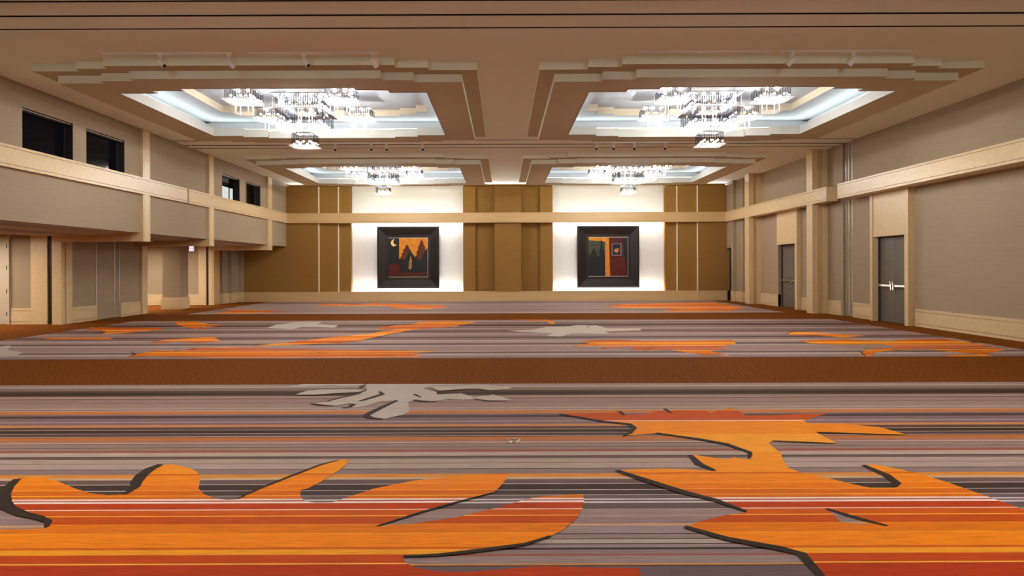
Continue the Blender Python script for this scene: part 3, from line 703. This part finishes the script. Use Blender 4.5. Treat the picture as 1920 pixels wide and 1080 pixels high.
paint(o,'sky',q([(730,316),(1088,316),(1088,740),(730,740)]),2,P_OR)
def tree(cx,top,base,wd,seed):
    R=random.Random(seed); L=[];Rr=[]
    n=9
    for k in range(n+1):
        t=k/n; y=top+(base-top)*t; ww=wd*(t**.75)*(1+.14*((k%2)*2-1))
        L.append((cx-ww,y)); Rr.append((cx+ww,y))
    return L+Rr[::-1]
paint(o,'foliage',q(tree(828,395,610,95,1)),3,P_TR); paint(o,'foliage',q([(x if x<1086 else 1086,y) for x,y in tree(1012,335,620,92,2)]),3,P_TR)
paint(o,'thicket',q([(730,575),(800,590),(870,470),(930,560),(1000,600),(1050,500),(1086,430),(1086,742),(730,742)]),4,P_BK)
paint(o,'small_tree',q([(875,535),(890,600),(888,680),(865,720),(845,690),(855,610)]),5,P_YE)
paint(o,'ground',q([(730,740),(1088,740),(1088,802),(730,802)]),3,P_BR); paint(o,'wall_patch',q([(597,648),(736,648),(736,790),(597,790)]),3,P_RED)
moon=[]
for k in range(15):
    a=math.radians(20+k*(320-40)/14+20); moon.append((668+44*math.cos(a),377+47*math.sin(a)))
inner=[(684+36*math.cos(math.radians(60+k*(250)/12)),366+40*math.sin(math.radians(60+k*250/12))) for k in range(13)]
mo=[(672-46*math.sin(t),377-47*math.cos(t)) for t in [math.radians(v) for v in range(0,181,15)]]
mi=[(690-44*math.sin(t)*.9+(-4),368-40*math.cos(t)) for t in [math.radians(v) for v in range(170,9,-16)]]
paint(o,'moon',q([(672,331)]+mo[1:-1]+[(704,405)]+[(690,402),(668,392),(657,372),(660,348)]),3,P_MO)
o,hi=painting('painting',1083,1199,'dark-framed painting of cypresses beside an orange wall with a small picture')
q=lambda p: pz(p,575,1072,300,796,hi)
paint(o,'canvas',[(-hi,-hi),(hi,-hi),(hi,hi),(-hi,hi)],1,P_BK)
paint(o,'sky',q([(577,304),(782,304),(782,355),(577,340)]),2,P_OR); paint(o,'hill',q([(577,340),(782,355),(782,540),(577,540)]),2,P_GRN)
paint(o,'cypress',q([(640,430),(665,490),(690,560),(695,790),(580,790),(590,560),(612,490)]),4,P_BK); paint(o,'cypress',q([(738,310),(755,400),(775,520),(780,790),(712,790),(715,520),(725,390)]),4,P_BK)
paint(o,'lit_edge',q([(785,304),(830,304),(845,790),(785,790)]),3,P_OR)
paint(o,'red_wall',q([(830,304),(1000,304),(1050,790),(845,790)]),2,P_RED)
paint(o,'small_frame',q([(865,380),(990,380),(990,535),(865,535)]),4,P_GY); paint(o,'small_picture',q([(880,392),(976,392),(976,522),(880,522)]),5,P_BK)
paint(o,'blossom',q([(892,462),(915,445),(950,440),(960,465),(940,495),(910,498)]),6,P_FL)

# ================================================================== CHANDELIERS
GRID=[]
def chandelier(label):
    root=empty('chandelier',(0,0,0)); tag(root,label,'chandelier','crystal chandeliers in the ceiling coffers')
    def tray(cx,cy,half,z,top,hole,nb,rod=0.05):
        t=MB()
        if hole:
            for a in ((-half,half,-half,-hole),(-half,half,hole,half),(-half,-hole,-hole,hole),(hole,half,-hole,hole)): t.box(cx+a[0],cx+a[1],cy+a[2],cy+a[3],top,top+.02)
        else: t.box(cx-half*.8,cx+half*.8,cy-half*.8,cy+half*.8,top,top+.02)
        tp=t.build('tray_frame',STEEL,root)
        g=MB()
        if hole:
            for a in ((-half,half,-half,-hole),(-half,half,hole,half),(-half,-hole,-hole,hole),(hole,half,-hole,hole)): g.box(cx+a[0],cx+a[1],cy+a[2],cy+a[3],z-.012,z)
        else: g.box(cx-half,cx+half,cy-half,cy+half,z-.012,z)
        g.build('glass_plate',PLATE,tp)
        r=MB(); e=half*.82 if not hole else half-.09; n=max(3,int(2*e/rod))
        for k in range(n+1):
            s=-e+2*e*k/n
            for (x,y) in ((s,-e),(s,e),(-e,s),(e,s)):
                r.prism(cx+x,cy+y,z+.03+.02*((k*7)%3),top,.009,5,k)
        if hole:
            e2=hole+.09; n=max(3,int(2*e2/rod))
            for k in range(n+1):
                s=-e2+2*e2*k/n
                for (x,y) in ((s,-e2),(s,e2),(-e2,s),(e2,s)): r.prism(cx+x,cy+y,z+.03,top,.009,5,k)
        tag(r.build('crystal_rods',CRYS,tp),kind='stuff')
        st=MB()
        ee=half-.1
        for sx in (-1,1):
            for sy in (-1,1):
                for d in (-.035,.035): st.prism(cx+sx*ee+d,cy+sy*ee,z-.026,z-.012,.012,6)
        tag(st.build('studs',BLACKM,tp),kind='stuff')
        b=e-.09 if not hole else (e+hole+.09)/2
        pts=[]
        for k in range(nb):
            s=-b+2*b*k/(nb-1)
            pts+=[(s,-b),(s,b)]
            if 0<k<nb-1: pts+=[(-b,s),(b,s)]
        for x,y in pts:
            bl=bpy.data.objects.new('bulb',BULBMESH); COL.objects.link(bl); bl.parent=tp; bl.location=(cx+x,cy+y,z+.09)
        return tp
    tray(0,0,.59,5.0,5.25,.27,5)
    for sx in (-1,1):
        for sy in (-1,1):
            cx,cy=sx*1.03,sy*.88
            tray(cx,cy,.36,4.99,5.21,0,3)
            m=MB().box(cx-.19,cx+.19,cy-.19,cy+.19,4.735,4.745)
            dp=m.build('drop_plate',PLATE,root)
            for ax in (-.13,.13):
                for ay in (-.13,.13): MB().prism(cx+ax,cy+ay,4.745,4.985,.009,6).build('drop_rod',WHITEM,dp)
            box('rod_bracket',cx-.14,cx+.14,cy-.14,cy-.12,4.965,4.98,WHITEM,dp)
            MB().prism(cx,cy,5.23,5.53,.012,6).build('stem',ALU,root)
    tray(0,0,.59,4.60,4.93,.24,5)
    tray(0,0,.29,4.20,4.45,0,3)
    MB().box(-.165,.165,-.165,.165,4.45,4.50).build('lower_canopy',DFRAME,root)
    for ax in (-1,1):
        for ay in (-1,1):
            MB().prism(ax*.12,ay*.12,4.5,5.0,.011,6).build('stem',ALU,root)
            MB().prism(ax*.45,ay*.45,4.93,5.53,.012,6).build('stem',ALU,root)
    MB().box(-.5,.5,-.5,.5,5.50,5.53).build('ceiling_canopy',ALU,root)
    return root
import bmesh
bm=bmesh.new(); bmesh.ops.create_icosphere(bm,subdivisions=1,radius=.016)
BULBMESH=bpy.data.meshes.new('bulb'); bm.to_mesh(BULBMESH); bm.free(); BULBMESH.materials.append(BULB)
for p in BULBMESH.polygons: p.use_smooth=True
ch=chandelier('')
labs={(0,0):'tiered crystal chandelier in the coffer with two track spotlights beside it',(0,1):'tiered crystal chandelier in the coffer with four track spotlights beside it',(1,0):'tiered crystal chandelier before the cypress painting',(1,1):'tiered crystal chandelier before the moon painting',(2,0):'tiered crystal chandelier over the near striped carpet, cypress painting side',(2,1):'tiered crystal chandelier over the near striped carpet, moon painting side'}
first=True
for j,cy in enumerate(CYS):
    for i,cx in enumerate(CX):
        c=ch if first else copy_tree(ch); first=False
        c.location=(cx,cy,0); c['label']=labs[(j,i)]

# ================================================================== TRACK LIGHTS
def rail(x0,x1,y,label,g):
    o=box('light_track',x0,x1,y-.018,y+.018,CEIL_Z-.03,CEIL_Z,WHITEM); tag(o,label,'light track',g)
    box('feed_box',(x0+x1)/2-.1,(x0+x1)/2+.1,y-.022,y+.022,CEIL_Z-.038,CEIL_Z-.001,WHITEM,o)
rail(-6.78,-4.58,11.56,'white ceiling light track with two spotlights beyond the pale wall side of the coffer','light tracks on the ceiling')
rail(-4.30,-2.11,11.56,'white ceiling light track with two spotlights near the middle of the ceiling','light tracks on the ceiling')
rail(2.30,4.52,11.56,'white ceiling light track that carries no spotlights','light tracks on the ceiling')
rail(4.71,6.93,11.56,'white ceiling light track with two spotlights by the doors side coffer','light tracks on the ceiling')
def spot(x,y,d,label,g,body=WHITEM,sc=1.0):
    o=empty('track_spotlight',(x,y,CEIL_Z-.03)); tag(o,label,'spotlight',g)
    MB().box(-.03,.03,-.015,.015,-.035,0).prism(0,0,-.06,-.03,.016,10).build('adapter',WHITEM,o)
    d=Vector(d).normalized(); p=Vector((0,0,-.135)); 
    MB().box(-.030,-.022,-.012,.012,-.15,-.055).box(.022,.030,-.012,.012,-.15,-.055).box(-.03,.03,-.012,.012,-.065,-.055).build('yoke',WHITEM,o)
    a=p-d*.05; b=p+d*.115
    m=MB().tube(a,p+d*.02,.026*sc,14,.038*sc).tube(p+d*.02,b,.042*sc,14)
    bd=m.build('lamp_body',body,o)
    MB().tube(b,b+d*.004,.034*sc,14).build('lens',BLACKM,bd)
G='white track spotlights'
for x,d,l in ((-5.8,(.75,-.25,-.6),'white track spotlight with open black lens, by the outer end of its track'),(-4.63,(.6,.5,-.7),'white track spotlight turned to the far wall at the inner end of its track'),(-3.36,(.7,-.3,-.65),'white track spotlight with open black lens at mid track'),(-2.2,(.6,.5,-.7),'white track spotlight turned to the far wall near the middle of the ceiling'),(4.91,(-.6,.35,-.75),'white track spotlight at the inner end of the doors side track'),(5.95,(-.65,.3,-.7),'white track spotlight at mid length of the doors side track')):
    spot(x,11.56,d,l,G)
G2='small dark spotlights on the far track'
rail(-5.0,-2.2,19.97,'white ceiling light track before the moon painting coffer','light tracks on the ceiling')
rail(2.6,4.9,19.97,'white ceiling light track before the cypress painting coffer','light tracks on the ceiling')
ORD=('first','second','third','fourth')
for k,x in enumerate((-4.9,-3.85,-3.4,-2.35)): spot(x,19.97,(.2,-.8,-.5),ORD[k]+' dark-lensed small spotlight from the balcony wall on the moon painting side track',G2)
for k,x in enumerate((4.75,3.85,3.25,2.75)): spot(x,19.97,(-.2,-.8,-.5),ORD[k]+' dark-lensed small spotlight from the doors wall on the cypress painting side track',G2)

# ================================================================== FLOOR OUTLET
fo=empty('floor_outlet',(floor_pt(963,827)[0],floor_pt(963,827)[1],0.003)); tag(fo,'small oval brass floor outlet cover set in the striped carpet','outlet')
BRASS=flat_mat('brass',(0.45,0.36,0.2),0.35,metal=0.8)
MB().prism(0,0,0,.008,.062,20,0,.056).build('cover_plate',BRASS,fo)
MB().box(-.03,-.006,-.012,.012,.008,.011).box(.006,.03,-.012,.012,.008,.011).build('outlet_lid',DFRAME,fo)
